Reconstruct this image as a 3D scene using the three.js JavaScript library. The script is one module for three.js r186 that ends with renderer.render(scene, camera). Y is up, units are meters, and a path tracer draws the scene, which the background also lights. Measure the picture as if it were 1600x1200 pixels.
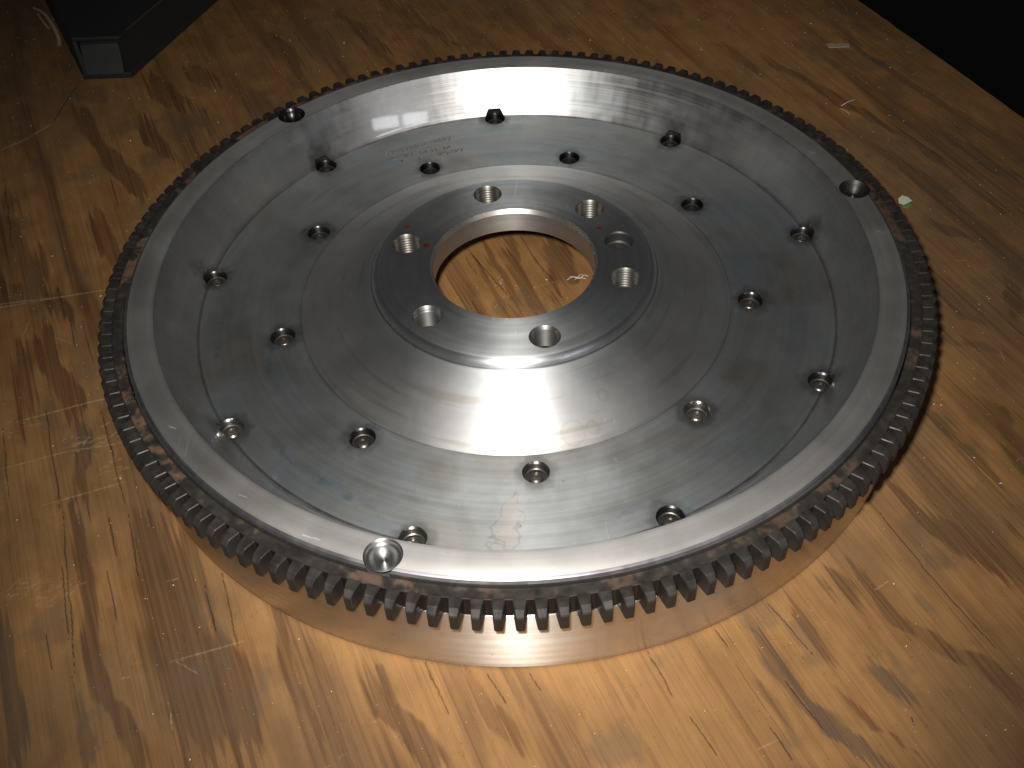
import * as THREE from 'three';
import { mergeGeometries } from 'three/addons/utils/BufferGeometryUtils.js';
import { FontLoader } from 'three/addons/loaders/FontLoader.js';
import { TextGeometry } from 'three/addons/geometries/TextGeometry.js';
import { Brush, Evaluator, SUBTRACTION } from 'three-bvh-csg';

// ---------------------------------------------------------------- camera, room, lamp, exposure
const scene = new THREE.Scene();
const camera = new THREE.PerspectiveCamera(39.165, 4 / 3, 0.01, 20);
camera.position.set(0, 0.32055, 0.33128);
camera.rotation.set(-0.816927, 0.009255, -0.0506, 'YXZ');
scene.background = new THREE.Color().setRGB(0.019, 0.0192, 0.0195);   // the unlit room
const renderer = new THREE.WebGLRenderer({ antialias: true });
renderer.setSize(1024, 768);
renderer.toneMapping = THREE.LinearToneMapping;
renderer.toneMappingExposure = 1;
renderer.shadowMap.enabled = true;

// the camera's own flash, up and to the left of the lens
const flash = new THREE.SpotLight(new THREE.Color().setRGB(1, 0.97, 0.93), 1.19, 0, 0.655, 1, 2);
flash.name = 'camera_flash';
flash.position.set(-0.017, 0.3375, 0.3145);
flash.target.position.set(0.0, 0, 0.024);
flash.castShadow = true;
flash.shadow.radius = 0.45;
scene.add(flash, flash.target);
// two panes of a dim window far behind, seen only mirrored in the turned metal
for (const [az, w] of [[44, 0.28], [33.6, 0.27]]) {
  const a = az * Math.PI / 180, win = new THREE.RectAreaLight(new THREE.Color().setRGB(0.95, 0.96, 1), 8.5, w, 0.15);
  win.name = 'window_light';
  win.position.set(-0.05 + Math.sin(a) * 1.8, 0.98, -0.12 + Math.cos(a) * 1.8);
  win.lookAt(-0.05, 0.03, -0.12);
  scene.add(win);
}

// ---------------------------------------------------------------- helpers
const MM = 0.001, R = THREE.MathUtils.degToRad, clamp = THREE.MathUtils.clamp, lerp = THREE.MathUtils.lerp;
const ss = (a, b, x) => { const t = clamp((x - a) / (b - a), 0, 1); return t * t * (3 - 2 * t); };
function rng(seed) { let s = seed >>> 0; return () => { s = (s + 0x6d2b79f5) | 0; let t = Math.imul(s ^ (s >>> 15), 1 | s); t = (t + Math.imul(t ^ (t >>> 7), 61 | t)) ^ t; return ((t ^ (t >>> 14)) >>> 0) / 4294967296; }; }
const NT = new Float32Array(65536); { const r = rng(7); for (let i = 0; i < 65536; i++) NT[i] = r() * 2 - 1; }
const hs = (x, y) => NT[(Math.imul(x, 0x9E3779B1) ^ Math.imul(y, 0x85EBCA6B) ^ ((Math.imul(x, 0x9E3779B1) ^ Math.imul(y, 0x85EBCA6B)) >>> 15)) & 65535];
const hs3 = (x, y, z) => { let h = Math.imul(x, 0x9E3779B1) ^ Math.imul(y, 0x85EBCA6B) ^ Math.imul(z, 0xC2B2AE35); h ^= h >>> 15; return NT[h & 65535]; };
function n2(x, y) { const ix = Math.floor(x), iy = Math.floor(y); let fx = x - ix, fy = y - iy; fx = fx * fx * (3 - 2 * fx); fy = fy * fy * (3 - 2 * fy);
  const a = hs(ix, iy), b = hs(ix + 1, iy), c = hs(ix, iy + 1), d = hs(ix + 1, iy + 1); return a + (b - a) * fx + (c - a + (a - b - c + d) * fx) * fy; }
function n3(x, y, z) { const ix = Math.floor(x), iy = Math.floor(y), iz = Math.floor(z); let fx = x - ix, fy = y - iy, fz = z - iz;
  fx = fx * fx * (3 - 2 * fx); fy = fy * fy * (3 - 2 * fy); fz = fz * fz * (3 - 2 * fz);
  const L = (k) => { const a = hs3(ix, iy, k), b = hs3(ix + 1, iy, k), c = hs3(ix, iy + 1, k), d = hs3(ix + 1, iy + 1, k); return a + (b - a) * fx + (c - a + (a - b - c + d) * fx) * fy; };
  const p = L(iz), q = L(iz + 1); return p + (q - p) * fz; }
const f2 = (x, y, o = 4) => { let s = 0, a = 0.5; for (let i = 0; i < o; i++) { s += a * n2(x, y); x = x * 2.03 + 17.1; y = y * 2.03 + 5.7; a *= 0.5; } return s; };
const f3 = (x, y, z, o = 3) => { let s = 0, a = 0.5; for (let i = 0; i < o; i++) { s += a * n3(x, y, z); x = x * 2.03 + 17.1; y = y * 2.03 + 5.7; z = z * 2.03 + 9.3; a *= 0.5; } return s; };
const enc = (v) => { v = clamp(v, 0, 1); return 255 * (v <= 0.0031308 ? v * 12.92 : 1.055 * Math.pow(v, 1 / 2.4) - 0.055); };
function tex(data, w, h, srgb) { const t = new THREE.DataTexture(data, w, h, THREE.RGBAFormat); t.magFilter = THREE.LinearFilter; t.minFilter = THREE.LinearFilter;
  if (srgb) t.colorSpace = THREE.SRGBColorSpace; t.wrapS = t.wrapT = THREE.RepeatWrapping; t.needsUpdate = true; return t; }
const rgb = (r, g, b) => new THREE.Color().setRGB(r, g, b);
const used = {};
function numbered(n) { const k = used[n] = (used[n] ?? -1) + 1; return k ? n + '_' + String(k).padStart(3, '0') : n; }
function part(name, geometry, material, parent) { const m = new THREE.Mesh(geometry, material); m.name = numbered(name); m.castShadow = m.receiveShadow = true; parent.add(m); return m; }
function tag(o, label, category, group) { Object.assign(o.userData, { label, category }); if (group) o.userData.group = group; return o; }

// A turned surface from a profile in mm. u runs along the profile (so the anisotropy lies across the tool marks), v round the axis.
function turned(pts, segs, { crease = 28, u0 = 0, uLen = 1, closed = false, scale = 1 } = {}) {
  const P = closed ? [...pts, pts[0]] : pts, n = P.length - 1, dir = [], len = [0];
  for (let i = 0; i < n; i++) { const dx = P[i + 1][0] - P[i][0], dy = P[i + 1][1] - P[i][1], l = Math.hypot(dx, dy); dir.push([-dy / l, dx / l]); len.push(len[i] + l); }
  const cosC = Math.cos(R(crease));
  const nrm = (i, j) => { if (closed) j = (j + n) % n; if (j < 0 || j >= n) return dir[i]; const a = dir[i], b = dir[j]; if (a[0] * b[0] + a[1] * b[1] < cosC) return a; const x = a[0] + b[0], y = a[1] + b[1], l = Math.hypot(x, y); return [x / l, y / l]; };
  const pos = [], nor = [], uv = [], idx = [];
  for (let i = 0; i < n; i++) {
    const base = pos.length / 3, ends = [[P[i], nrm(i, i - 1), len[i]], [P[i + 1], nrm(i, i + 1), len[i + 1]]];
    for (let k = 0; k <= segs; k++) { const a = (k % segs) / segs * 2 * Math.PI, s = Math.sin(a), c = Math.cos(a);
      for (const [p, m, l] of ends) { pos.push(p[0] * s * scale, p[1] * scale, p[0] * c * scale); nor.push(m[0] * s, m[1], m[0] * c); uv.push((u0 + l) / uLen, k / segs); } }
    for (let k = 0; k < segs; k++) { const b = base + 2 * k; 
      if (P[i][0] > 1e-6) idx.push(b, b + 1, b + 2);
      if (P[i + 1][0] > 1e-6) idx.push(b + 1, b + 3, b + 2); }
  }
  const g = new THREE.BufferGeometry();
  g.setAttribute('position', new THREE.Float32BufferAttribute(pos, 3)); g.setAttribute('normal', new THREE.Float32BufferAttribute(nor, 3)); g.setAttribute('uv', new THREE.Float32BufferAttribute(uv, 2)); g.setIndex(idx);
  return g;
}

// ---------------------------------------------------------------- the plywood the flywheel lies on
// The grain runs along s (mm); t is across it (mm). Dark late-wood streaks as [darkness, tone, then s, t, width ...].
const BANDS = [[80,0,12,-187.0,5.3,42,-187.5,5.7,56,-189.7,5.5,74,-190.4,5.6,96,-190.4,5.7,106,-186.5,6.4,118,-184.8,6.3,128,-184.0,6.2],
[85,0,24,-156.5,19.8,40,-158.5,23.1,64,-161.8,23.0,86,-163.6,23.3,106,-159.4,31.6,122,-159.6,27.9,138,-161.8,27.0],
[80,0,82,-131.3,3.7,91,-131.0,4.8,110,-132.6,4.6,127,-131.3,4.9,144,-130.5,4.7,152,-130.4,4.6],
[70,0,95,-124.5,2.8,99,-124.5,3.4,116,-124.0,3.3,132,-122.5,3.4,145,-122.7,3.6,156,-123.2,3.6],
[90,1,43,-219.3,4.1,60,-218.9,6.0,95,-218.2,6.8,112,-218.1,9.1],
[45,1,98,-197.7,3.8,108,-197.4,6.3,121,-197.9,6.2],
[75,0,120,-111.2,5.8,125,-109.8,8.8,138,-109.2,9.3,150,-102.8,9.5,162,-100.5,8.9,171,-99.8,7.0],
[60,2,135,-81.3,6.9,139,-81.2,8.3,149,-81.0,8.5,157,-78.3,8.1,168,-74.5,6.5,178,-70.9,4.2],
[50,0,145,-66.9,3.8,150,-65.3,5.6,155,-64.4,5.6],
[55,1,155,-62.8,6.3,160,-62.4,8.8,164,-61.8,5.5],
[40,1,165,-38.6,5.6,169,-36.9,8.1,174,-35.5,4.4],
[40,0,167,-59.3,2.5,181,-55.0,3.9,190,-52.9,3.9],
[65,0,151,45.2,4.0,159,46.6,9.1,166,47.8,9.7,172,49.1,7.7],
[60,0,146,58.9,2.0,149,59.0,3.6,168,57.9,4.3,180,57.5,6.1,193,62.9,6.4,210,72.5,8.0,219,72.5,10.8,225,74.4,10.7],
[70,2,162,29.4,3.1,166,29.1,5.4,177,28.7,5.7,182,28.9,3.4],
[75,1,162,11.2,3.1,166,12.1,5.7,177,10.9,6.3,191,12.2,5.5,203,15.6,7.1,213,20.0,6.0,225,23.4,5.8],
[65,1,184,37.1,2.6,190,37.3,4.8,199,39.9,6.2,207,43.4,6.1,211,44.1,2.9],
[70,2,191,23.6,1.5,196,24.2,2.9,203,25.9,3.6,208,26.5,3.2,216,30.1,2.5,224,33.5,1.7],
[75,0,139,90.2,4.2,149,91.2,9.0,165,97.0,10.4,178,98.8,9.8,183,99.1,7.0],
[75,2,160,117.5,3.3,166,117.5,5.3,177,118.1,6.0],
[35,0,173,-0.8,3.0,177,0.2,4.1,193,3.9,4.0,205,5.7,2.8],
[60,0,51,176.3,2.5,56,175.8,4.4,75,175.0,5.7,83,179.2,3.8],
[65,0,59,210.4,5.0,65,207.4,8.3,77,200.0,8.7,93,186.6,6.1],
[50,0,79,162.0,4.7,86,163.0,7.0,92,168.2,6.0,102,172.5,4.6],
[60,0,110,124.6,3.5,115,125.1,7.5,121,125.9,8.7,130,126.5,5.6],
[55,0,117,149.4,3.6,123,150.2,6.6,141,141.9,6.4,152,140.0,6.3],
[50,0,128,125.0,4.3,134,126.1,7.7,148,124.3,8.4,154,123.4,5.0],
[60,0,-150,-181.6,5.5,-136,-181.1,7.1,-118,-181.3,5.3],
[85,0,-143,-206.9,16.3,-123,-197.6,16.0,-112,-192.2,10.5],
[80,0,-125,-180.4,5.4,-111,-178.3,7.9,-98,-174.5,9.4,-87,-170.4,6.2],
[75,0,-97,-186.2,4.1,-91,-185.6,7.7,-70,-186.5,8.0,-57,-183.5,9.8,-42,-179.7,10.6,-31,-180.6,8.0],
[80,0,-38,-181.0,4.8,-20,-178.8,6.0,-8,-180.3,5.9,2,-182.4,6.3,16,-186.1,8.8],
[60,0,-96,-196.2,5.1,-78,-195.6,9.0,-54,-196.9,8.7,-35,-198.6,7.1],
[40,0,-33,-169.6,4.8,-9,-167.2,6.0,21,-162.9,6.6,39,-158.2,6.4],
[80,0,-275,-146.4,4.5,-260,-144.1,8.3,-235,-141.1,8.1,-209,-136.5,9.1,-179,-129.9,9.9,-168,-126.8,5.8],
[80,0,-237,-113.3,7.5,-219,-111.2,10.5,-207,-109.0,8.5,-185,-103.9,4.2],
[60,0,-211,-188.2,4.8,-198,-187.1,7.0,-181,-187.7,5.7],
[60,0,-173,-153.3,5.8,-162,-151.8,8.5,-135,-149.1,8.8,-119,-147.7,5.4],
[70,0,-284,-103.5,6.6,-263,-98.5,14.3,-240,-90.2,12.7,-229,-82.2,6.3],
[50,0,-288,-83.6,6.7,-272,-76.0,14.5,-248,-66.8,9.7],
[50,0,-294,-26.8,5.5,-279,-24.3,8.8,-245,-21.8,8.5],
[60,0,-298,16.3,5.6,-284,20.7,8.2,-246,25.8,7.9,-233,26.9,5.2],
[50,0,-270,59.8,5.5,-243,61.3,6.7,-227,69.1,5.3],
[40,0,-300,54.2,9.2,-263,57.1,8.2,-242,65.1,5.3],
[60,0,-140,215.4,3.1,-134,215.6,5.0,-110,223.1,5.5,-83,226.8,8.9,-65,232.6,4.1,-36,237.1,3.4,-24,237.1,5.6,-7,238.5,2.4,15,237.0,3.2,28,237.3,6.3,30,250.4,6.3],
[60,1,-39,253.2,4.0,-31,253.8,8.4,-17,256.6,8.3,-4,257.4,8.2,15,264.3,8.0],
[50,0,-162,202.3,4.5,-153,202.7,7.0,-126,204.3,6.8],
[60,0,10,198.8,3.2,18,201.4,7.3,28,206.2,7.7,36,212.1,3.6,51,220.3,3.0],
[50,1,-152,269.0,5.2,-102,266.9,4.3,-74,270.9,4.8,-38,274.5,5.7,1,277.0,6.6],
[75,0,-60,2.8,1.9,-53,3.4,2.1,-34,3.2,2.8,-11,2.7,4.5],
[70,0,-61,9.0,3.7,-49,8.5,3.7,-36,10.1,3.1,-18,8.8,3.3,-5,6.7,3.2],
[65,0,-65,23.5,9.2,-47,19.0,7.9,-38,16.5,6.2,-20,15.1,5.6,-3,14.5,5.0],
[75,0,-53,40.8,9.6,-38,36.5,12.6,-20,31.9,13.8,-10,24.4,7.5]];
const CRACKS = [[13,-191.9,83,-197.7],
[64,-204.5,79,-204.6],
[37,-195.8,70,-198.0],
[24,-169.7,55,-171.6],
[21,-176.3,44,-176.8],
[46,-181.4,71,-181.5],
[65,-143.6,92,-145.8,97,-146.0],
[67,-151.1,89,-151.6],
[129,-91.1,149,-91.1],
[141,-74.4,154,-73.1],
[146,-61.8,155,-61.0],
[156,-22.8,176,-23.8],
[158,1.3,166,1.7],
[156,22.4,182,25.1],
[143,79.4,168,78.5,205,79.8],
[182,-22.6,197,-21.3],
[195,-1.6,209,-0.9],
[184,11.2,204,12.9],
[-95,-173.9,-73,-174.4],
[-35,-170.5,20,-169.7],
[-45,-190.6,13,-192.5],
[-40,-208.2,4,-209.6],
[-196,-138.7,-168,-139.7],
[-219,-188.9,-157,-191.0],
[-212,-63.5,-190,-64.6],
[-63,236.3,-8,241.5,32,240.5],
[-59,28.3,-38,27.1,-22,28.1],
[-56,-0.9,-40,-0.6],
[-27,-9.4,-18,-9.8],
[-57,2.4,-19,6.3],
[-292,-13.6,-250,-11.3],
[-286,4.7,-269,5.0],
[69,56.6,70,56.6],
[211,40.0,214,38.9]];
const STAMPS = [["S hn ndueriday", 2.6, -59.1, -99.2, -27.0, -111.5], ["L  .K1 14 H  M", 2.6, -55.3, -95.8, -27.6, -103.0], ["25-99", 2.6, -33.6, -97.2, -21.5, -100.5], ["1 . L", 2.6, -52.1, -92.5, -39.6, -95.1]];

const GRAIN = R(22.5), SW = 2048, SH = 2048, T0 = -310, TL = 630, S0 = -500, SL = 800;
function woodTextures() {
  const band = new Float32Array(SW * SH), tone = new Float32Array(SW * SH), groove = new Float32Array(SW * SH);
  const row = (s) => (s - S0) / SL * SH, col = (t) => (t - T0) / TL * SW;
  const rnd = rng(91);
  for (const B of BANDS) {
    const k = []; for (let i = 2; i < B.length; i += 3) k.push([B[i], B[i + 1], B[i + 2]]);
    k.sort((a, b) => a[0] - b[0]);
    const seed = rnd() * 100, y0 = Math.max(0, Math.floor(row(k[0][0] - 18))), y1 = Math.min(SH - 1, Math.ceil(row(k[k.length - 1][0] + 18)));
    for (let y = y0; y <= y1; y++) {
      const s = S0 + (y + 0.5) / SH * SL; let i = 0; while (i < k.length - 2 && s > k[i + 1][0]) i++;
      let f = clamp((s - k[i][0]) / Math.max(0.1, k[i + 1][0] - k[i][0]), 0, 1); f = f * f * (3 - 2 * f);
      const tc = lerp(k[i][1], k[i + 1][1], f) + 1.6 * n2(s * 0.05, seed), half = lerp(k[i][2], k[i + 1][2], f) / 2;
      const end = Math.min(s - k[0][0], k[k.length - 1][0] - s);
      for (let x = Math.max(0, Math.floor(col(tc - half * 1.5 - 5))); x <= Math.min(SW - 1, Math.ceil(col(tc + half * 1.5 + 5))); x++) {
        const t = T0 + (x + 0.5) / SW * TL, j = y * SW + x;
        const fing = n2(t * 0.75 + seed, s * 0.013) * 0.6 + n2(t * 1.7, s * 0.022 + seed) * 0.5 + n2(t * 0.22, s * 0.02 + seed) * 0.35;
        const d = Math.abs(t - tc) + 0.9 * n2(s * 0.07 + seed, t * 0.35), soft = 1.2 + 0.42 * half;
        const cov = ss(half + soft, half - soft, d) * ss(-6, 14, end + 13 * fing), c = B[0] / 100 * ss(0.24, 0.74, cov + 0.36 * fing * (cov > 0.02 ? 1 : 0) * ss(0, 0.3, cov));
        if (c > band[j]) { band[j] = c; tone[j] = B[1]; }
      }
    }
  }
  const line = (pts, w, depth, target, jag) => {      // a thin mark along a polyline of s, t pairs
    for (let i = 0; i + 3 < pts.length; i += 2) {
      const L = Math.hypot(pts[i + 2] - pts[i], pts[i + 3] - pts[i + 1]), n = Math.ceil(L / 0.12);
      for (let k = 0; k <= n; k++) {
        const f = k / n, s = lerp(pts[i], pts[i + 2], f), t = lerp(pts[i + 1], pts[i + 3], f) + jag * n2(s * 0.12, i + pts[0]) + 0.3 * jag * n2(s * 0.6, pts[1]);
        const ww = w * Math.min(1, 0.35 + 3 * Math.min(f + (i > 0), 1 - f + (i + 5 < pts.length))) * (0.92 + 0.22 * n2(s * 0.2, pts[1]));
        for (let y = Math.floor(row(s - ww)); y <= row(s + ww); y++) for (let x = Math.floor(col(t - ww)); x <= col(t + ww); x++) {
          if (x < 0 || y < 0 || x >= SW || y >= SH) continue;
          const d = Math.hypot(S0 + (y + 0.5) / SH * SL - s, T0 + (x + 0.5) / SW * TL - t), j = y * SW + x;
          target[j] = Math.max(target[j], depth * ss(ww, ww * 0.35, d));
        }
      }
    }
  };
  for (const c of CRACKS) line(c, 0.28, 0.74, groove, 0.35);
  for (let i = 0; i < 45; i++) { const s = S0 + rnd() * SL, t = T0 + rnd() * TL, l = 6 + rnd() * rnd() * 45; line([s, t, s + l, t + (rnd() - 0.5) * 1.2], 0.22 + rnd() * 0.1, 0.2 + rnd() * 0.4, groove, 0.35); }
  const pore = new Float32Array(SW * SH);
  for (let i = 0; i < 7000; i++) { const s = S0 + rnd() * SL, t = T0 + rnd() * TL, l = 3 + rnd() * rnd() * 34; line([s, t, s + l, t + (rnd() - 0.5) * 0.5], 0.26 + rnd() * 0.22, 0.15 + rnd() * 0.4, pore, 0.25); }
  const scuff = new Float32Array(SW * SH);
  // pale scratches that cross the grain
  const wt = (x, z) => [x * Math.sin(GRAIN) + z * Math.cos(GRAIN), x * Math.cos(GRAIN) - z * Math.sin(GRAIN)];
  const scr = (list, w, d) => line(list.flatMap(([x, z]) => wt(x, z)), w, d, scuff, 0.5);
  scr([[-300, -18], [-230, -30.5], [-150, -46]], 0.4, 0.6); scr([[-300, -24], [-210, -35], [-184, -39]], 0.5, 0.45);
  scr([[-290, -142], [-267.2, -154.2], [-255, -165], [-246, -177.6]], 1.5, 0.5);
  scr([[-246.4, -177.6], [-243, -198], [-241.5, -221]], 0.9, -0.5); line(wt(-246, -178).concat(wt(-241.5, -221)), 0.5, 0.6, groove, 0.3);
  scr([[-205, 40], [-175, 30], [-150, 24]], 0.5, 0.5); scr([[-210, 66], [-178, 56], [-150, 52]], 0.45, 0.45); scr([[-180, 82], [-150, 72]], 0.5, 0.4);
  scr([[-120, 150], [-95, 143]], 0.5, 0.35); scr([[-190, -85], [-150, -97], [-100, -118]], 0.3, 0.3);
  for (let i = 0; i < 260; i++) { const x = -330 + rnd() * 640, z = -330 + rnd() * 540, a = rnd() * 6.3, l = 1.5 + rnd() * rnd() * 14; scr([[x, z], [x + l * Math.cos(a), z + l * Math.sin(a)]], 0.2 + rnd() * 0.18, 0.15 + rnd() * 0.45); }
  for (const [cx, cz, sx, sz, n, q] of [[-170, 52, 9, 6, 34, 0.6], [-160, 66, 6, 4, 14, 0.5], [-172, 121, 10, 5, 60, 0.3], [-205, 45, 12, 10, 22, 0.35], [-255, -215, 14, 12, 26, 0.35]])
    for (let i = 0; i < n; i++) { const x = cx + (rnd() + rnd() - 1) * 1.4 * sx, z = cz + (rnd() + rnd() - 1) * 1.4 * sz, a = -0.5 + (rnd() - 0.5) * 1.1, l = 1 + rnd() * 4.5; scr([[x, z], [x + l * Math.cos(a), z + l * Math.sin(a)]], 0.24 + rnd() * 0.3, q * (0.4 + 0.6 * rnd())); }
  const C = new Uint8Array(SW * SH * 4), H = new Uint8Array(SW * SH * 4), G = new Uint8Array(SW * SH * 4);
  for (let y = 0; y < SH; y++) {
    const s = S0 + (y + 0.5) / SH * SL;
    for (let x = 0; x < SW; x++) {
      const t = T0 + (x + 0.5) / SW * TL, j = y * SW + x;
      const fibre = n2(t * 1.9, s * 0.03) * 0.6 + n2(t * 4.3 + 9, s * 0.075) * 0.4, streak = n2(t * 0.75, s * 0.009) * 0.45 + n2(t * 1.6 + 5, s * 0.016) * 0.4 + n2(t * 3.1 + 15, s * 0.03) * 0.3, big = f2(t * 0.013 + 3, s * 0.008, 3), mott = f2(t * 0.16, s * 0.09, 3);
      const w = t * 0.085 + 2.6 * f2(t * 0.02 + 40, s * 0.006, 3), faint = ss(0.1, 0.95, Math.sin(w * 2.2) + 0.35 * n2(t * 0.3, s * 0.03)) * (0.26 + 0.5 * n2(t * 0.03, s * 0.012 + 50));
      let d = Math.max(band[j], faint * 0.95); const tn = band[j] > 0.02 ? tone[j] : 0;
      d = clamp(d * (0.95 + 0.34 * fibre + 0.25 * mott + 0.42 * streak) + 0.10 * fibre + 0.52 * Math.max(0, streak + 0.08) + 0.35 * pore[j] * (0.6 + n2(t * 0.05, s * 0.02)), 0, 0.97);
      const k = 1 + 0.20 * fibre + 0.10 * streak + 0.34 * big + 0.24 * mott;
      const dk = tn === 1 ? [0.074, 0.044, 0.024] : tn === 2 ? [0.096, 0.042, 0.016] : [0.072, 0.034, 0.0135];
      let r = lerp(0.192, dk[0], d) * k, g = lerp(0.098, dk[1], d) * k, b = lerp(0.034, dk[2], d) * k;
      const grime = clamp(ss(-0.05, 0.42, f2(t * 0.013 + 8, s * 0.011 + 2, 4)) * 0.5 + ss(0.22, 0.5, f2(t * 0.07 + 70, s * 0.05, 4)) * 0.5, 0, 0.8);
      r = lerp(r, 0.068, grime * 0.72); g = lerp(g, 0.050, grime * 0.72); b = lerp(b, 0.033, grime * 0.72);
      const q = scuff[j] * (0.6 + 0.5 * n2(t * 1.3, s * 1.3)); r = lerp(r, 0.34, q); g = lerp(g, 0.25, q); b = lerp(b, 0.155, q);
      const v = 1 - 0.9 * groove[j]; r *= v; g *= v; b *= v;
      const speck = n2(t * 2.6 + 31, s * 2.6) > 0.93 ? 0.55 : 1; r *= speck; g *= speck; b *= speck;
      C[j * 4] = enc(r); C[j * 4 + 1] = enc(g); C[j * 4 + 2] = enc(b); C[j * 4 + 3] = 255;
      const h = 0.55 + 0.10 * fibre + 0.07 * mott + 0.12 * band[j] - 0.5 * groove[j] - 0.1 * pore[j] + 0.12 * Math.abs(scuff[j]);
      H[j * 4] = H[j * 4 + 1] = H[j * 4 + 2] = 255 * clamp(h, 0, 1); H[j * 4 + 3] = 255;
      const ro = 0.64 + 0.12 * mott - 0.06 * d + 0.2 * Math.abs(scuff[j]); G[j * 4] = G[j * 4 + 1] = G[j * 4 + 2] = 255 * clamp(ro, 0, 1); G[j * 4 + 3] = 255;
    }
  }
  return [tex(C, SW, SH, true), tex(H, SW, SH), tex(G, SW, SH)];
}
{
  const [c, h, ro] = woodTextures();
  const wood = new THREE.MeshPhysicalMaterial({ name: 'plywood', specularIntensity: 0.5, map: c, bumpMap: h, bumpScale: 0.0007, roughnessMap: ro, roughness: 1 });
  const tMin = -520, tMax = 300.5, sMin = -620, sMax = 420, sh = new THREE.Shape(), r = rng(5);
  sh.moveTo(tMin, -sMin); 
  for (let s = sMin; s <= sMax; s += 6) sh.lineTo(tMax + 0.5 * n2(s * 0.05, 3) + 0.35 * n2(s * 0.3, 8), -s);
  sh.lineTo(tMin, -sMax);
  const g = new THREE.ExtrudeGeometry(sh, { depth: 17.4, bevelEnabled: true, bevelThickness: 0.8, bevelSize: 0.8, bevelOffset: -0.8, bevelSegments: 2, steps: 1 });
  g.rotateX(-Math.PI / 2); g.translate(0, -18.2, 0);
  const p = g.attributes.position, uv = g.attributes.uv;
  for (let i = 0; i < p.count; i++) uv.setXY(i, (p.getX(i) - T0) / TL, (p.getZ(i) - S0 + (p.getY(i) < -2 ? p.getY(i) * 2 : 0)) / SL);
  g.scale(MM, MM, MM);
  const ply = part('plywood_tabletop', g, wood, scene); ply.rotation.y = GRAIN;
  tag(ply, 'worn brown plywood tabletop with dark grain streaks, cracks and scratches under the flywheel', 'tabletop');
}
{
  const m = new THREE.MeshStandardMaterial({ name: 'dark_floor', color: rgb(0.016, 0.0155, 0.015), roughness: 0.9 });
  const f = part('floor', new THREE.BoxGeometry(8, 0.1, 8).translate(0, -0.85, 0), m, scene); f.userData.kind = 'structure';
}

// ---------------------------------------------------------------- flywheel
const fly = new THREE.Group(); fly.name = numbered('flywheel'); scene.add(fly);
tag(fly, 'large round machined metal flywheel with dark toothed ring gear lying on the plywood', 'flywheel');
const YF = 23.5, YH = 39.7, YR = 42.7;
const hubTop = [[32.4, 29], [32.4, 38.0], [33.5, YH], [53.0, YH], [54.6, 39.35], [55.9, 38.5], [56.6, 37.6], [57.2, 36.2], [58.4, 35.6], [60.5, 34.7], [87.5, YF]];
const webTop = [[87.5, YF], [128.2, YF]];
const rimTop = [[128.2, YF], [129.1, 23.75], [129.7, 24.5], [130.2, 25.4], [140.35, 42.2], [140.8, YR], [150.7, YR], [151.7, 42.3], [152.3, 41.3], [152.3, 39], [153, 31.3], [156.9, 31.3], [157.2, 31.0], [157.7, 0.9], [157.0, 0]];
const chain = [...hubTop, ...webTop.slice(1), ...rimTop.slice(1)], acc = [0];
for (let i = 1; i < chain.length; i++) acc.push(acc[i - 1] + Math.hypot(chain[i][0] - chain[i - 1][0], chain[i][1] - chain[i - 1][1]));
const ULEN = acc[acc.length - 1] + 4, uOf = (p) => acc[chain.findIndex((q) => q[0] === p[0] && q[1] === p[1])];
const ring = (n, r, a0, step) => [...Array(n)].map((_, k) => { const a = a0 + k * step; return [r * Math.sin(a), r * Math.cos(a), a]; });
const BOLT_IN = ring(9, 95.3, 2.8414, 2 * Math.PI / 9), BOLT_OUT = ring(9, 126.8, 3.189, -2 * Math.PI / 9);
const CRANK = [-167.5, 133.5, 72.9, 13.3, -48.1, -107.6].map((a) => [45.3 * Math.sin(R(a)), 45.3 * Math.cos(R(a))]), DOWEL = [44.1 * Math.sin(R(102.3)), 44.1 * Math.cos(R(102.3))];
const BORE = [-137, 102.8, -17.5].map((a) => [147.2 * Math.sin(R(a)), 147.2 * Math.cos(R(a))]);

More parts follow.
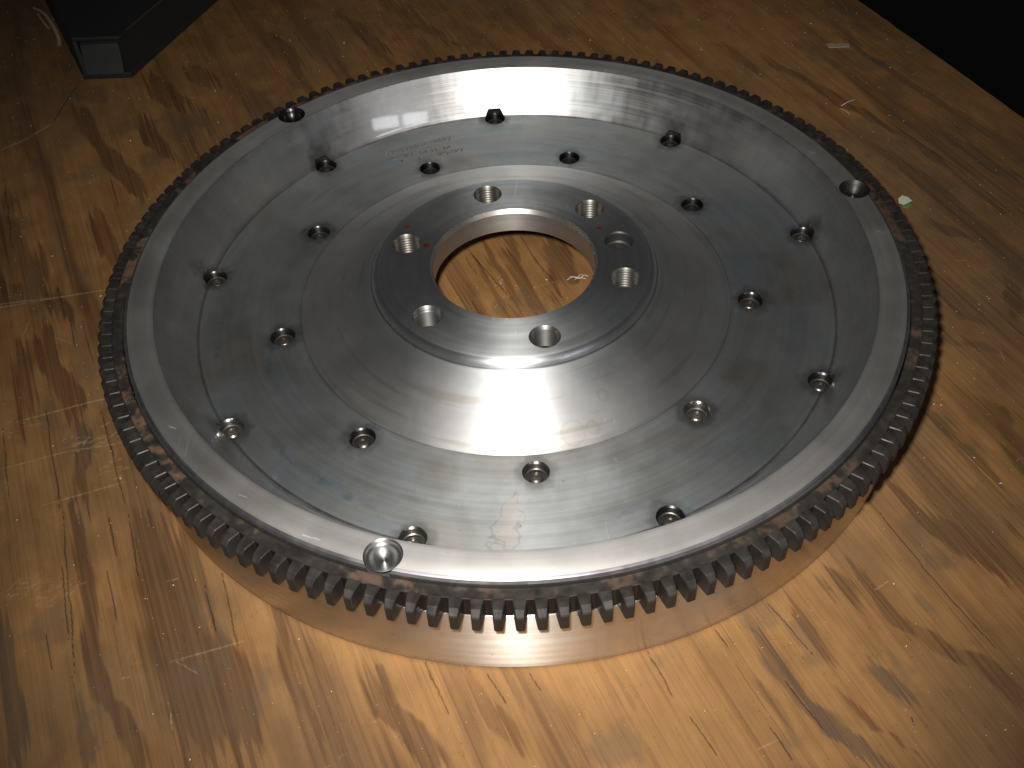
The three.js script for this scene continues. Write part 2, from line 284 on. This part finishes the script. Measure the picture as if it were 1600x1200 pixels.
function metalTextures() {
  const W = 1024, Hh = 2048, C = new Uint8Array(W * Hh * 4), G = new Uint8Array(W * Hh * 4), B = new Uint8Array(W * Hh * 4);
  const holes = [...BOLT_IN, ...BOLT_OUT];
  const paint = [[-35.3, -11.8, 1.2], [-43.5, -24.7, 1.1], [35.4, -18.3, 1.0], [-22, -30, 0.5], [40, -25, 0.6], [-29, -24, 0.5]];
  const DYE = [[-90.5, 75.8, -82.4, 85.8, -71.3, 94, -60.5, 102.1, -50.3, 106.8], [26.9, 116.8, 33.6, 114, 40.4, 111.1], [-96, 40, -97, 30, -97, 18], [-118, 30, -119, 12, -118, -8]];
  let seg = 0;
  for (let x = 0; x < W; x++) {
    const l = (x + 0.5) / W * ULEN; while (seg < chain.length - 2 && l > acc[seg + 1]) seg++;
    const f = clamp((l - acc[seg]) / (acc[seg + 1] - acc[seg]), 0, 1), r = lerp(chain[seg][0], chain[seg + 1][0], f), y = lerp(chain[seg][1], chain[seg + 1][1], f);
    const zone = l < acc[2] + 0.1 ? 0 : l < acc[4] ? 1 : l < acc[7] + 0.3 ? 2 : l < acc[10] ? 3 : l < acc[11] ? 4 : l < acc[16] ? 5 : l < acc[17] + 0.1 ? 6 : l < acc[19] ? 7 : 8;
    const tool = n2(l * 2.1, 3.3) * 0.5 + n2(l * 5.7, 9.1) * 0.3 + n2(l * 0.6, 1.7) * 0.5;
    for (let v = 0; v < Hh; v++) {
      const a = (v + 0.5) / Hh * 2 * Math.PI, px = r * Math.sin(a), pz = r * Math.cos(a), j = (v * W + x) * 4;
      const big = f3(px * 0.02, y * 0.02, pz * 0.02, 3), mid = f3(px * 0.07 + 9, y * 0.07, pz * 0.07, 3), fine = n3(px * 0.5, y * 0.5, pz * 0.5), arc = n3(r * 0.35, Math.sin(a) * 3, Math.cos(a) * 3);
      let c, ro;
      if (zone === 0) { c = [0.52, 0.49, 0.45]; ro = 0.44; }
      else if (zone === 1) { c = [0.47, 0.485, 0.485]; ro = 0.49; }
      else if (zone === 2) { c = [0.50, 0.51, 0.52]; ro = 0.36; }
      else if (zone === 3) { c = [0.54, 0.535, 0.525]; ro = 0.53; }
      else if (zone === 4) { c = [0.45, 0.46, 0.455]; ro = 0.525; }
      else if (zone === 5) { c = [0.60, 0.59, 0.575]; const sm = n2(a * 26, y * 0.25) * 0.6 + n2(a * 75 + 9, y * 0.12) * 0.4, ln = n2(y * 3.5, a * 3); ro = 0.415 + 0.055 * sm + 0.04 * ln + 0.06 * big; const w = 1 + 0.09 * sm + 0.05 * ln; c = [c[0] * w, c[1] * w, c[2] * w]; }
      else if (zone === 6) { c = [0.49, 0.475, 0.45]; ro = 0.55; }
      else if (zone === 7) { c = [0.36, 0.35, 0.36]; const sm = n2(a * 26, y * 0.25) * 0.6 + n2(a * 75 + 9, y * 0.12) * 0.4, ln = n2(y * 3.5, a * 3); ro = 0.415 + 0.055 * sm + 0.04 * ln + 0.06 * big; const w = 1 + 0.09 * sm + 0.05 * ln; c = [c[0] * w, c[1] * w, c[2] * w]; }
      else { c = [0.74, 0.70, 0.63]; ro = 0.285; }
      let k = 1 + 0.10 * big + 0.10 * mid + (zone === 3 ? 0.012 : 0.03) * tool + 0.03 * fine;
      ro += (zone === 8 ? 0.015 : 0.05) * mid + (zone === 3 ? 0.008 : 0.022) * tool + (zone === 3 ? 0.008 : 0.026) * arc;
      // blue-grey oil film in ragged arcs
      let blue = 0;
      if (zone === 4 || zone === 1 || zone === 5) blue = ss(0.02, 0.34, big + 0.30 * arc + 0.55 * mid) * (zone === 4 ? 0.8 : zone === 1 ? 0.6 : 0.45);
      if (zone === 3) blue = ss(0.12, 0.4, big + 0.4 * mid) * 0.35 + ss(70, 60, r) * 0.3;
      c = [lerp(c[0], c[0] * 0.74, blue), lerp(c[1], c[1] * 0.83, blue), lerp(c[2], c[2] * 0.88, blue)];
      if (zone === 3 || zone === 4) { const br = ss(0.08, 0.4, f3(px * 0.035 + 50, y, pz * 0.035, 3)) * 0.25; c[0] *= 1 - br * 0.5; c[1] *= 1 - br * 0.62; c[2] *= 1 - br * 0.8; }
      // dark grease round the bolt holes and in the corners
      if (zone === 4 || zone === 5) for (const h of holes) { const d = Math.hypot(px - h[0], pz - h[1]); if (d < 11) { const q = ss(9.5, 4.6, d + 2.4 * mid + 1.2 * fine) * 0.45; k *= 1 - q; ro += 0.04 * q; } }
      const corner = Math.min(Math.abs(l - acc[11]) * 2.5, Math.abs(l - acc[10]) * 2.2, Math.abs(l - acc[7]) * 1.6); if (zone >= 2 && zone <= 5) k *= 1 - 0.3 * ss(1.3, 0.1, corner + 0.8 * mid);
      if (zone === 4) {   // dried tan stain towards the near side
        const wv = f3(px * 0.22 + 3, 2, pz * 0.22, 3), hw = lerp(0.8, 6.2, ss(101, 122, pz)), d = Math.max(Math.abs(px - lerp(-3, -8, ss(101, 125, pz))) / hw, Math.abs(pz - 114) / 12.5) + 0.9 * wv + 0.12 * fine, q = ss(1.02, 0.92, d), edge = ss(0.09, 0.01, Math.abs(d - 0.98));
        c = [lerp(c[0], 0.43, q * 0.7), lerp(c[1], 0.40, q * 0.7), lerp(c[2], 0.365, q * 0.7)]; k *= 1 - 0.22 * edge; ro += 0.02 * q;
      }
      if (zone === 4) for (const D of DYE) for (let i = 0; i + 3 < D.length; i += 2) {   // faded blue layout dye
        const ax = D[i], az = D[i + 1], ex = D[i + 2] - ax, ez = D[i + 3] - az, f = clamp(((px - ax) * ex + (pz - az) * ez) / (ex * ex + ez * ez), 0, 1), d = Math.hypot(px - ax - f * ex, pz - az - f * ez);
        if (d < 3) { const q = ss(1.9, 0.3, d + 1.2 * fine) * 0.42 * clamp(0.6 + 1.5 * mid, 0, 1); c = [lerp(c[0], 0.13, q), lerp(c[1], 0.25, q), lerp(c[2], 0.33, q)]; } }
      if (zone === 6) for (const [sx, sz] of [[-68.6, 132.2], [-65.4, 133.3], [-91.2, 115.1], [147, -4.1], [131.6, -59.8], [-120, 84]]) { const u = (px - sx) + 0.5 * (pz - sz), w = (pz - sz) - 0.5 * (px - sx); if (Math.abs(u) < 1.8 && Math.abs(w) < 0.22 + 0.18 * fine) { c = [0.62, 0.61, 0.59]; ro = 0.64; } }
      if (zone === 3) for (const [sx, sz, sr] of [[19, 80, 4.2], [30.5, 66, 2.2], [26, 78, 2.4]]) { const d = Math.hypot(px - sx, pz - sz) + 1.6 * mid; const q = ss(sr, sr * 0.8, d); c[1] *= 1 - 0.03 * q; c[2] *= 1 - 0.06 * q; k *= 1 - 0.09 * ss(0.6, 0.1, Math.abs(d - sr)); }
      // fine scratches and pits
      const sc = n3(px * 0.9 + 3 * n3(px * 0.05, 0, pz * 0.05), 7, pz * 0.12); if (zone !== 5 && zone !== 8 && sc > 0.86 && n3(px * 0.06, 4, pz * 0.06) > 0.25) { k *= 1.08; ro += 0.03; }
      if (n3(px * 1.7, y * 1.7, pz * 1.7) > 0.93) k *= 0.6;
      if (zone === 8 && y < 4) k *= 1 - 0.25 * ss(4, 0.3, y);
      if (zone === 0) { const q = ss(0.0, 0.6, mid + 0.2 * arc); c[0] *= 1 - 0.15 * q; c[1] *= 1 - 0.2 * q; c[2] *= 1 - 0.26 * q; }
      if (zone === 1) for (const [sx, sz, sr] of paint) if (Math.hypot(px - sx, pz - sz) + 0.5 * fine < sr) { c = [0.62, 0.11, 0.05]; k = 1; ro = 0.6; }
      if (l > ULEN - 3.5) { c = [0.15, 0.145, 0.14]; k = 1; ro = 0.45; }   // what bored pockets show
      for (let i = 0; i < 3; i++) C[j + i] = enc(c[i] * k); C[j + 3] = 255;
      G[j] = G[j + 1] = G[j + 2] = 255 * clamp(ro, 0.08, 1); G[j + 3] = 255;
      const bp = 0.5 + 0.28 * tool + 0.10 * n3(px * 0.3, y * 0.3, pz * 0.3); B[j] = B[j + 1] = B[j + 2] = 255 * clamp(bp, 0, 1); B[j + 3] = 255;
    }
  }
  const out = [tex(C, W, Hh, true), tex(G, W, Hh), tex(B, W, Hh)]; for (const t of out) t.wrapS = THREE.ClampToEdgeWrapping; return out;
}
const [mc, mr, mb] = metalTextures();
const metalOf = (name, anisotropy, metalness) => new THREE.MeshPhysicalMaterial({ name, map: mc, roughnessMap: mr, roughness: 1, metalness, anisotropy, bumpMap: mb, bumpScale: 0.000006 });
const M = {
  hub: metalOf('turned_hub_metal', 0.66, 0.985), web: metalOf('turned_plate_metal', 0.50, 0.985), wall: metalOf('turned_wall_metal', 0.74, 0.985), rim: metalOf('turned_rim_metal', 0.30, 0.98), skirt: metalOf('turned_side_metal', 1, 0.985),
  steel: new THREE.MeshStandardMaterial({ name: 'oily_bolt_steel', color: rgb(0.20, 0.185, 0.165), metalness: 0.9, roughness: 0.36 }),
  bright: new THREE.MeshPhysicalMaterial({ name: 'bored_metal', color: rgb(0.27, 0.265, 0.255), metalness: 0.97, roughness: 0.5, anisotropy: 0.75 }),
  thread: new THREE.MeshPhysicalMaterial({ name: 'threaded_metal', color: rgb(0.19, 0.178, 0.16), metalness: 0.95, roughness: 0.42, anisotropy: 0.6 }),
  dull: new THREE.MeshStandardMaterial({ name: 'greasy_steel', color: rgb(0.05, 0.047, 0.043), metalness: 0.4, roughness: 0.55 }),
};
M.wall.clearcoat = 1; M.wall.clearcoatRoughness = 0.06;   // polished
const ev = new Evaluator(); ev.useGroups = false; ev.attributes = ['position', 'normal', 'uv'];
function drilled(g, cuts) {
  let b = new Brush(g.index ? g.toNonIndexed() : g); b.updateMatrixWorld();
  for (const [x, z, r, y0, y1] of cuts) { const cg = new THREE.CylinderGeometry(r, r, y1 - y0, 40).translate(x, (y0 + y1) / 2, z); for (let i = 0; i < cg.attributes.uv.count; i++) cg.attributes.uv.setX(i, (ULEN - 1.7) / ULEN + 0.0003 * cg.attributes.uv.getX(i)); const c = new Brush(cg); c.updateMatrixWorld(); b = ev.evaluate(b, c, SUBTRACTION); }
  b.geometry.scale(MM, MM, MM); return b.geometry;
}
{
  const hub = turned([...hubTop, [87.5, 11.5], [80, 11.5], [62, 28.4], [58, 29]], 300, { closed: true, u0: 0, uLen: ULEN });
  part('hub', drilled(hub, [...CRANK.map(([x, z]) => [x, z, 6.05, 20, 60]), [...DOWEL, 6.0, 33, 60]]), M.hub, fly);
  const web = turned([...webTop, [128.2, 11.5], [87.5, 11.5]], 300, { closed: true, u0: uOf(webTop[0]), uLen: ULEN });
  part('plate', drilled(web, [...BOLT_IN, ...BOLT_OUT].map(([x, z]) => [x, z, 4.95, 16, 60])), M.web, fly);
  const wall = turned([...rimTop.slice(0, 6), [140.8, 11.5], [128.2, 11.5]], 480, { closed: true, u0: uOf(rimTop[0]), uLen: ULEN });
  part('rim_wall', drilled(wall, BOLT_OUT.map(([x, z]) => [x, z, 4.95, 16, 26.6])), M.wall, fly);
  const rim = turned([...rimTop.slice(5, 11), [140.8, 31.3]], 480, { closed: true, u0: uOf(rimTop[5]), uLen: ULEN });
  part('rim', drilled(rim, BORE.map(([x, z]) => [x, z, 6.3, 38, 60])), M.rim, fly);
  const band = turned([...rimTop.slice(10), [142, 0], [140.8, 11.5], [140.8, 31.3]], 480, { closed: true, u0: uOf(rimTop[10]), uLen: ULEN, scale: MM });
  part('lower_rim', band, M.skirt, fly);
}
const at = (m, x, y, z, turn = 0) => { m.position.set(x * MM, y * MM, z * MM); m.rotation.y = turn; return m; };
{
  const r = rng(33);
  // recessed bolts: a chamfered pocket, a stepped ring and a domed end
  const pocket = turned([[4.1, -3.4], [4.2, -2.9], [4.4, -0.6], [4.6, -0.45], [4.94, -0.02]].reverse().map((p) => p), 40, { scale: MM });
  const bolt = turned([[0, -2.35], [0.55, -2.4], [1.1, -2.15], [1.9, -2.35], [2.45, -2.9], [2.6, -3.9], [3.15, -3.9], [3.25, -2.55], [3.6, -2.35], [4.15, -2.6], [4.3, -3.6]].reverse(), 40, { scale: MM });
  const flip = (g) => { const i = g.index.array; for (let k = 0; k < i.length; k += 3) [i[k], i[k + 1]] = [i[k + 1], i[k]]; const n = g.attributes.normal; for (let k = 0; k < n.count; k++) n.setXYZ(k, -n.getX(k), -n.getY(k), -n.getZ(k)); return g; };
  const outward = (g, up) => { let s = 0; const p = g.attributes.position, n = g.attributes.normal; for (let k = 0; k < n.count; k++) s += up ? n.getY(k) : -(n.getX(k) * p.getX(k) + n.getZ(k) * p.getZ(k)); return s < 0 ? flip(g) : g; };
  outward(pocket, false); outward(bolt, true);
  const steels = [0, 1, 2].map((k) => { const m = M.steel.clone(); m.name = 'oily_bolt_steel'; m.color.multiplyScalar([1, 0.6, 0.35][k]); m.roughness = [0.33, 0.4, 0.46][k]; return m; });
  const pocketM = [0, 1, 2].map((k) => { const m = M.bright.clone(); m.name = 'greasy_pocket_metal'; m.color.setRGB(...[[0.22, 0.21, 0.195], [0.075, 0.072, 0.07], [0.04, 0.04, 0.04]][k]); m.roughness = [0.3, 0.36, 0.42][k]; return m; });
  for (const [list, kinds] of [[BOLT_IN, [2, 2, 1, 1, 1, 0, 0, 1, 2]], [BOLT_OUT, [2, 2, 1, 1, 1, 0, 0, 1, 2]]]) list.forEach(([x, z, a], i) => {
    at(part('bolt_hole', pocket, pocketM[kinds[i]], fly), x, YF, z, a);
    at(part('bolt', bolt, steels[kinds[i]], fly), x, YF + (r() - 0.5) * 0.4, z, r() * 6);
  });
  // threaded crankshaft holes
  const thread = (depth, turns, amp) => { const p = [[6.04, -0.02], [5.6, -0.75]]; const n = Math.floor((depth - 0.9) / 1.27); for (let i = 0; i < n; i++) p.push([5.55, -0.9 - i * 1.27], [5.55 - (i < turns ? amp : 0.04), -0.9 - i * 1.27 - 0.62]); p.push([5.5, -depth - 0.3]); return outward(turned(p, 48, { scale: MM }), false); };
  CRANK.forEach(([x, z], i) => at(part('threaded_hole', thread(10.2, i === 3 ? 1 : i === 4 ? 2 : 20, 0.3), i === 3 || i === 4 ? M.bright : M.thread, fly), x, YH, z, i));
  const dowel = outward(turned([[5.98, -0.02], [5.55, -0.6], [5.5, -4.4], [4.8, -5.0], [2.5, -5.1], [0, -5.0]], 48, { scale: MM }), false);
  const dm = M.dull.clone(); dm.name = 'dirty_dowel_metal'; dm.metalness = 0.7; dm.roughness = 0.5;
  at(part('dowel_hole', dowel, dm, fly), DOWEL[0], YH, DOWEL[1]);
  // countersunk bores in the rim, each with a small centre nub
  const bore = outward(turned([[6.28, -0.02], [6.0, -0.25], [5.75, -0.5], [5.45, -1.3], [5.0, -1.55], [4.75, -1.65], [4.55, -2.3], [4.0, -3.3], [3.0, -3.9], [1.9, -4.0], [1.5, -3.2], [0.9, -2.95], [0, -2.9]], 56, { scale: MM, crease: 40 }), true);
  const boreM = [pocketM[1], pocketM[1].clone(), pocketM[1].clone()]; boreM[1].name = "dull_bore_metal"; boreM[1].color.setRGB(0.10, 0.097, 0.092); boreM[1].roughness = 0.6; boreM[2].name = "satin_bore_metal"; boreM[2].color.setRGB(0.26, 0.255, 0.25); boreM[2].roughness = 0.46;
  BORE.forEach(([x, z], i) => at(part('rim_bore', bore, boreM[i], fly), x, YR, z));
}
// ring gear with its teeth
{
  const N = 1024, span = 330, C = new Uint8Array(N * N * 4), G = new Uint8Array(N * N * 4), H = new Uint8Array(N * N * 4);
  for (let y = 0; y < N; y++) for (let x = 0; x < N; x++) {
    const px = (x / N - 0.5) * span, pz = (y / N - 0.5) * span, j = (y * N + x) * 4, rr = Math.hypot(px, pz);
    if (rr > 150) {
      const a = f2(px * 0.06 + 5, pz * 0.06, 4), b = f2(px * 0.35, pz * 0.35, 3), rust = ss(0.0, 0.4, a + 0.5 * b + 0.02) * (0.55 + 0.5 * ss(0.3, -0.9, px / 160)) * ss(157.5, 156.6, rr + 1.5 * b); let k = 1 + 0.5 * b;
      const oil = 1 - 0.8 * ss(156.8, 157.0, rr) * ss(157.9, 157.6, rr); k *= oil; C[j] = enc(lerp(0.025, 0.062, rust) * k); C[j + 1] = enc(lerp(0.0215, 0.034, rust) * k); C[j + 2] = enc(lerp(0.018, 0.018, rust) * k);
      G[j + 1] = 255 * clamp(lerp(0.52, 0.72, rust) + 0.15 * b, 0, 1); G[j + 2] = 255 * clamp(lerp(0.40, 0.10, rust), 0, 1);
      H[j] = 255 * clamp(0.5 + 0.5 * b + 0.2 * rust, 0, 1);
    }
    C[j + 3] = G[j + 3] = H[j + 3] = 255;
  }
  const gm = new THREE.MeshStandardMaterial({ name: 'rusty_gear_steel', map: tex(C, N, N, true), roughnessMap: tex(G, N, N), metalnessMap: tex(G, N, N), bumpMap: tex(H, N, N), bumpScale: 0.00018, roughness: 1, metalness: 1 });
  const band = turned([[152.9, 32.3], [152.9, 40.2], [153.2, 40.5], [156.9, 40.5], [157.1, 40.3], [157.1, 31.6], [156.9, 31.35], [153.3, 31.35]], 459, { closed: true, scale: MM });
  const flat = (g, turn = 0) => { const p = g.attributes.position, uv = g.attributes.uv; for (let i = 0; i < p.count; i++) { const c = Math.cos(turn), s = Math.sin(turn), X = p.getX(i) * c + p.getZ(i) * s, Z = -p.getX(i) * s + p.getZ(i) * c; uv.setXY(i, X / MM / span + 0.5, Z / MM / span + 0.5); } return g; };
  const gear = part('ring_gear', flat(band), gm, fly);
  const TEETH = 153, PITCH = 2 * Math.PI / TEETH, TIP = 162.8, ROOT = 156.8;
  // a tooth: flanks that narrow to the tip, a lead-in bevel on the upper edge, small chamfers
  function tooth(wr, wt, bev, turn) {
    const top = 40.5, bot = 31.5, mid = ROOT + 3.7, f = (r) => lerp(wr, wt, ss(0, 1, (r - ROOT) / (TIP - ROOT)) * 0.6 + 0.4 * (r - ROOT) / (TIP - ROOT)) / 2;
    const prof = [[ROOT, top], [mid, top], [mid + 0.5, top - 0.12], [TIP - 0.35, top - bev], [TIP, top - bev - 0.5], [TIP, bot + 0.5], [TIP - 0.4, bot], [ROOT, bot]];
    const pos = [], idx = [], ch = 0.28;
    // three cross rings: left flank, chamfered face left, face right, right flank
    const cx = prof.map(([r]) => r).reduce((s, v) => s + v, 0) / prof.length, cy = 36;
    const ringAt = (k) => prof.map(([r, y]) => { const w = f(r); const e = Math.abs(k) > 1; const rr = e ? (r > ROOT + 0.1 ? r - ch * (r > mid + 0.6 ? 1 : 0) : r) : r, yy = e ? y + (y > cy ? -ch : ch) : y; return [(k < 0 ? -1 : 1) * (e ? w : w - ch), yy, rr]; });
    const rings = [-2, -1, 1, 2].map(ringAt), n = prof.length;
    for (const q of rings) for (const v of q) pos.push(...v.map((c) => c * MM));
    for (let s = 0; s < 3; s++) for (let i = 0; i < n - 1; i++) { const a = s * n + i, b = a + 1, c = a + n, d = c + 1; idx.push(a, c, b, b, c, d); }
    for (const s of [0, 3]) for (let i = 1; i < n - 1; i++) s === 0 ? idx.push(0, i, i + 1) : idx.push(s * n, s * n + i + 1, s * n + i);
    let g = new THREE.BufferGeometry(); g.setAttribute('position', new THREE.Float32BufferAttribute(pos, 3)); g.setIndex(idx); g = g.toNonIndexed(); g.computeVertexNormals();
    g.setAttribute('uv', new THREE.Float32BufferAttribute(new Float32Array(g.attributes.position.count * 2), 2));
    flat(g, turn); const uv = g.attributes.uv; for (let i = 0; i < uv.count; i++) { const x = uv.getX(i) - 0.5, y = uv.getY(i) - 0.5, q = Math.hypot(x, y), m = (q + 1.3 / span) / q; uv.setXY(i, 0.5 + x * m, 0.5 + y * m); }
    return g;
  }
  const r = rng(12), shapes = [...Array(9)].map((_, i) => tooth(4.35 + r() * 0.25, 2.75 + r() * 0.3, 1.3 + r() * 0.4, -i * 0.7));
  const PHASE = R(-0.95);
  for (let i = 0; i < TEETH; i++) { const t = part('tooth', shapes[Math.floor(r() * 9)], gm, gear); t.rotation.y = PHASE + i * PITCH; }
}
// stamped lettering on the plate
{
  const font = await new FontLoader().loadAsync('fonts/droid/droid_sans_regular.typeface.json');
  const mat = new THREE.MeshStandardMaterial({ name: 'stamped_metal', color: rgb(0.30, 0.25, 0.21), metalness: 0.8, roughness: 0.3 });
  for (const [s, size, x, z, x2, z2] of STAMPS) {
    const g = new TextGeometry(s, { font, size: size * MM, depth: 0.06 * MM, curveSegments: 2, bevelEnabled: false });
    g.computeBoundingBox(); const L = Math.hypot(x2 - x, z2 - z) * MM; g.scale(L / g.boundingBox.max.x, 1, 1);
    g.rotateX(-Math.PI / 2); const m = part('stamped_lettering', g, mat, fly); at(m, x, YF + 0.005, z, -Math.atan2(z2 - z, x2 - x));
  }
}

// ---------------------------------------------------------------- black metal block, upper left
{
  const grp = new THREE.Group(); grp.name = numbered('black_metal_foot'); scene.add(grp);
  tag(grp, 'black painted metal foot with a recessed grey end panel standing on the plywood', 'metal foot');
  const A = [-239, 221], B = [-211.5, 220.6], k = 2.3, Rt = [B[0] + 35.5 * k, B[1] + 88 * k], Lf = [A[0] - 49 * k, A[1] + 98 * k];
  const black = new THREE.MeshStandardMaterial({ name: 'black_paint', color: rgb(0.008, 0.0078, 0.0078), roughness: 0.6 });
  const grey = new THREE.MeshStandardMaterial({ name: 'dusty_black_plastic', color: rgb(0.007, 0.0085, 0.009), roughness: 0.6 });
  const lip = new THREE.MeshStandardMaterial({ name: 'worn_black_edge', color: rgb(0.035, 0.033, 0.031), roughness: 0.4 });
  const body = (inset, front) => { const s = new THREE.Shape(); s.moveTo(A[0] + inset * 1.1, A[1] + front); s.lineTo(B[0] - inset * 1.1, B[1] + front); s.lineTo(Rt[0] - inset, Rt[1]); s.lineTo(Lf[0] + inset, Lf[1]); s.closePath(); return s; };
  const ex = (s, y0, y1, b) => { const g = new THREE.ExtrudeGeometry(s, { depth: y1 - y0 - 2 * b, bevelEnabled: b > 0, bevelThickness: b, bevelSize: b, bevelOffset: -b, bevelSegments: 3 }); g.rotateX(-Math.PI / 2); g.translate(0, y0 + b, 0); g.scale(MM, MM, MM); return g; };
  part('base', ex(body(0, 0), 0, 3.6, 0.8), black, grp);
  part('body', ex(body(2.2, 5.0), 3.4, 23.5, 0.5), black, grp);
  part('top_plate', ex(body(0.4, 1.4), 22.4, 25, 0.8), black, grp);
  for (const [p, q] of [[A, Lf], [B, Rt]]) {                                // side walls that frame the recess
    const d = new THREE.Vector2(q[0] - p[0], q[1] - p[1]), len = d.length(); const g = new THREE.BoxGeometry(2.2 * MM, 20 * MM, len * MM); g.translate(0, 0, -len / 2 * MM);
    const m = part('side_wall', g, black, grp), o = p === A ? 1.6 : -1.6; m.position.set((p[0] + o) * MM, 13 * MM, -(p[1] + 1.2) * MM); m.rotation.y = -Math.atan2(d.x, d.y);
  }
  const pg = new THREE.BoxGeometry(21.6 * MM, 16.5 * MM, 1 * MM); const pm = part('end_panel', pg, grey, grp); pm.position.set(-225.3 * MM, 11.6 * MM, -222.4 * MM); pm.rotation.x = -0.34;
  pm.userData.label = 'dusty grey panel set into the end of the black foot';
  const d = new THREE.Vector2(Rt[0] - B[0], Rt[1] - B[1]), ln = d.length(); const eg = new THREE.CylinderGeometry(0.35 * MM, 0.35 * MM, ln * 0.9 * MM, 8); eg.rotateX(Math.PI / 2); const em = part('top_edge', eg, lip, grp);
  em.position.set((B[0] + d.x * 0.49 - 1.5) * MM, 25.0 * MM, -(B[1] + d.y * 0.49) * MM); em.rotation.y = -Math.atan2(d.x, d.y);
}

// ---------------------------------------------------------------- small litter on the table
const curve = (pts, r, flatten = 1) => { const g = new THREE.TubeGeometry(new THREE.CatmullRomCurve3(pts.map((p) => new THREE.Vector3(...p).multiplyScalar(MM))), 24, r * MM, 6); if (flatten !== 1) g.scale(1, flatten, 1); return g; };
{
  const straw = new THREE.MeshStandardMaterial({ name: 'pale_wood', color: rgb(0.32, 0.23, 0.14), roughness: 0.7 });
  const white = new THREE.MeshStandardMaterial({ name: 'white_fibre', color: rgb(0.48, 0.45, 0.40), roughness: 0.6 });
  const flakeM = new THREE.MeshStandardMaterial({ name: 'weathered_flake', color: rgb(0.24, 0.18, 0.115), roughness: 0.75 });
  const splinter = new THREE.Group(); splinter.name = numbered('wood_splinter'); scene.add(splinter);
  part('strip', curve([[-291, 2, -307], [-282, 4.5, -297], [-273, 4, -283], [-266, 1.5, -269], [-263, 0.6, -259]], 1.25, 0.6), straw, splinter); part('strip', curve([[-287, 1, -300], [-281, 1.6, -290], [-275, 0.8, -281]], 0.8, 0.6), straw, splinter);
  tag(splinter, 'curved pale wood splinter leaning by the left side of the black metal foot', 'splinter');
  const scrap = new THREE.Group(); scrap.name = numbered('leaf_scrap'); scene.add(scrap); scrap.position.set(186.5 * MM, 0.2 * MM, -75.5 * MM);
  const leafM = new THREE.MeshStandardMaterial({ name: 'green_leaf', color: rgb(0.07, 0.15, 0.04), roughness: 0.6 });
  const petalM = new THREE.MeshStandardMaterial({ name: 'pale_petal', color: rgb(0.30, 0.32, 0.25), roughness: 0.55 });
  const blade = (pts, th) => { const s = new THREE.Shape(pts.map((p) => new THREE.Vector2(...p))); const g = new THREE.ExtrudeGeometry(s, { depth: th, bevelEnabled: true, bevelThickness: 0.08, bevelSize: 0.1, bevelSegments: 1 }); g.rotateX(-Math.PI / 2); g.scale(MM, MM, MM); return g; };
  part('leaf', blade([[-2.2, -3], [0.5, -3.6], [2.6, -1.6], [1.2, 0.2], [-1.6, -0.6]], 0.2), leafM, scrap);
  const pt = part('petal', blade([[-3.4, -0.6], [-1.2, -1.6], [2.8, 0.2], [1.4, 2.2], [-1.2, 3.4], [-3.2, 1.8]], 0.25), petalM, scrap); pt.position.y = 0.9 * MM; pt.rotation.x = 0.35;
  tag(scrap, 'small pale petal scrap with green leaf beside the gear teeth on the right', 'leaf scrap');
  const flake = part('wood_flake', blade([[-6, -1.6], [5.5, -2.2], [6.2, 1.4], [-2, 1.9], [-2.6, 3], [-6.3, 2.4]], 0.35), flakeM, scene); flake.position.set(188.8 * MM, 0.15 * MM, -220.2 * MM); flake.rotation.y = 0.05;
  tag(flake, 'flat pale wood flake lying near the far right table edge', 'wood flake');
  const fib = part('white_fibre', mergeGeometries([curve([[23.5, 0.5, -31.2], [26, 1.0, -32.6], [29, 0.6, -31.8], [31.5, 1.2, -33.2], [33, 0.6, -33]], 0.13), curve([[25, 0.4, -33.6], [28, 0.9, -32.4], [32, 0.5, -31.6]], 0.11), curve([[27, 0.6, -31], [29.5, 1.4, -33.2], [31, 0.5, -34]], 0.1)]), white, scene);
  tag(fib, 'tangled white fibre on the wood inside the hub hole', 'fibre');
  const hair = part('white_bristle', curve([[176, 0.5, -159.4], [179.5, 1.6, -161], [184, 0.6, -164.4]], 0.2), white, scene); tag(hair, 'thin white bristle on the wood beyond the right side of the ring gear', 'bristle');
  const hair2 = part('white_bristle', curve([[175, 0.4, -157], [177, 0.7, -154], [178.6, 0.4, -151.5]], 0.22), straw, scene); tag(hair2, 'short straw coloured bristle just in front of the thin white bristle', 'bristle');
  // sawdust and specks nobody could count
  const r = rng(404), n = 4200, dust = new THREE.InstancedMesh(new THREE.TetrahedronGeometry(0.5 * MM, 0), new THREE.MeshStandardMaterial({ name: 'sawdust', color: rgb(1, 1, 1), roughness: 0.75 }), n), o = new THREE.Object3D(), col = new THREE.Color();
  for (let i = 0; i < n; i++) {
    let x, z; do { x = -330 + r() * 640; z = -330 + Math.pow(r(), 1.25) * 545; } while ((Math.hypot(x, z) < 161 && Math.hypot(x, z) > 27) || x * Math.cos(GRAIN) - z * Math.sin(GRAIN) > 297);
    if (r() < 0.045) { const a = r() * 6.3, q = Math.sqrt(r()) * 30; x = q * Math.sin(a); z = q * Math.cos(a) - 8; }
    const s = 0.2 + 0.42 * r() * r() + (r() < 0.02 ? 0.6 : 0); o.position.set(x * MM, s * 0.16 * MM, z * MM); o.rotation.set(r() * 6, r() * 6, r() * 6); o.scale.set(s * (0.6 + r() * 1.6), s * 0.7, s); o.updateMatrix(); dust.setMatrixAt(i, o.matrix);
    const k = 0.3 + r() * 0.4; dust.setColorAt(i, col.setRGB(k, k * (0.78 + r() * 0.15), k * (0.55 + r() * 0.3)));
  }
  dust.name = numbered('sawdust'); dust.receiveShadow = dust.castShadow = true; dust.userData.kind = 'stuff'; dust.userData.label = 'pale specks of sawdust scattered over the plywood'; scene.add(dust);
}
renderer.render(scene, camera);
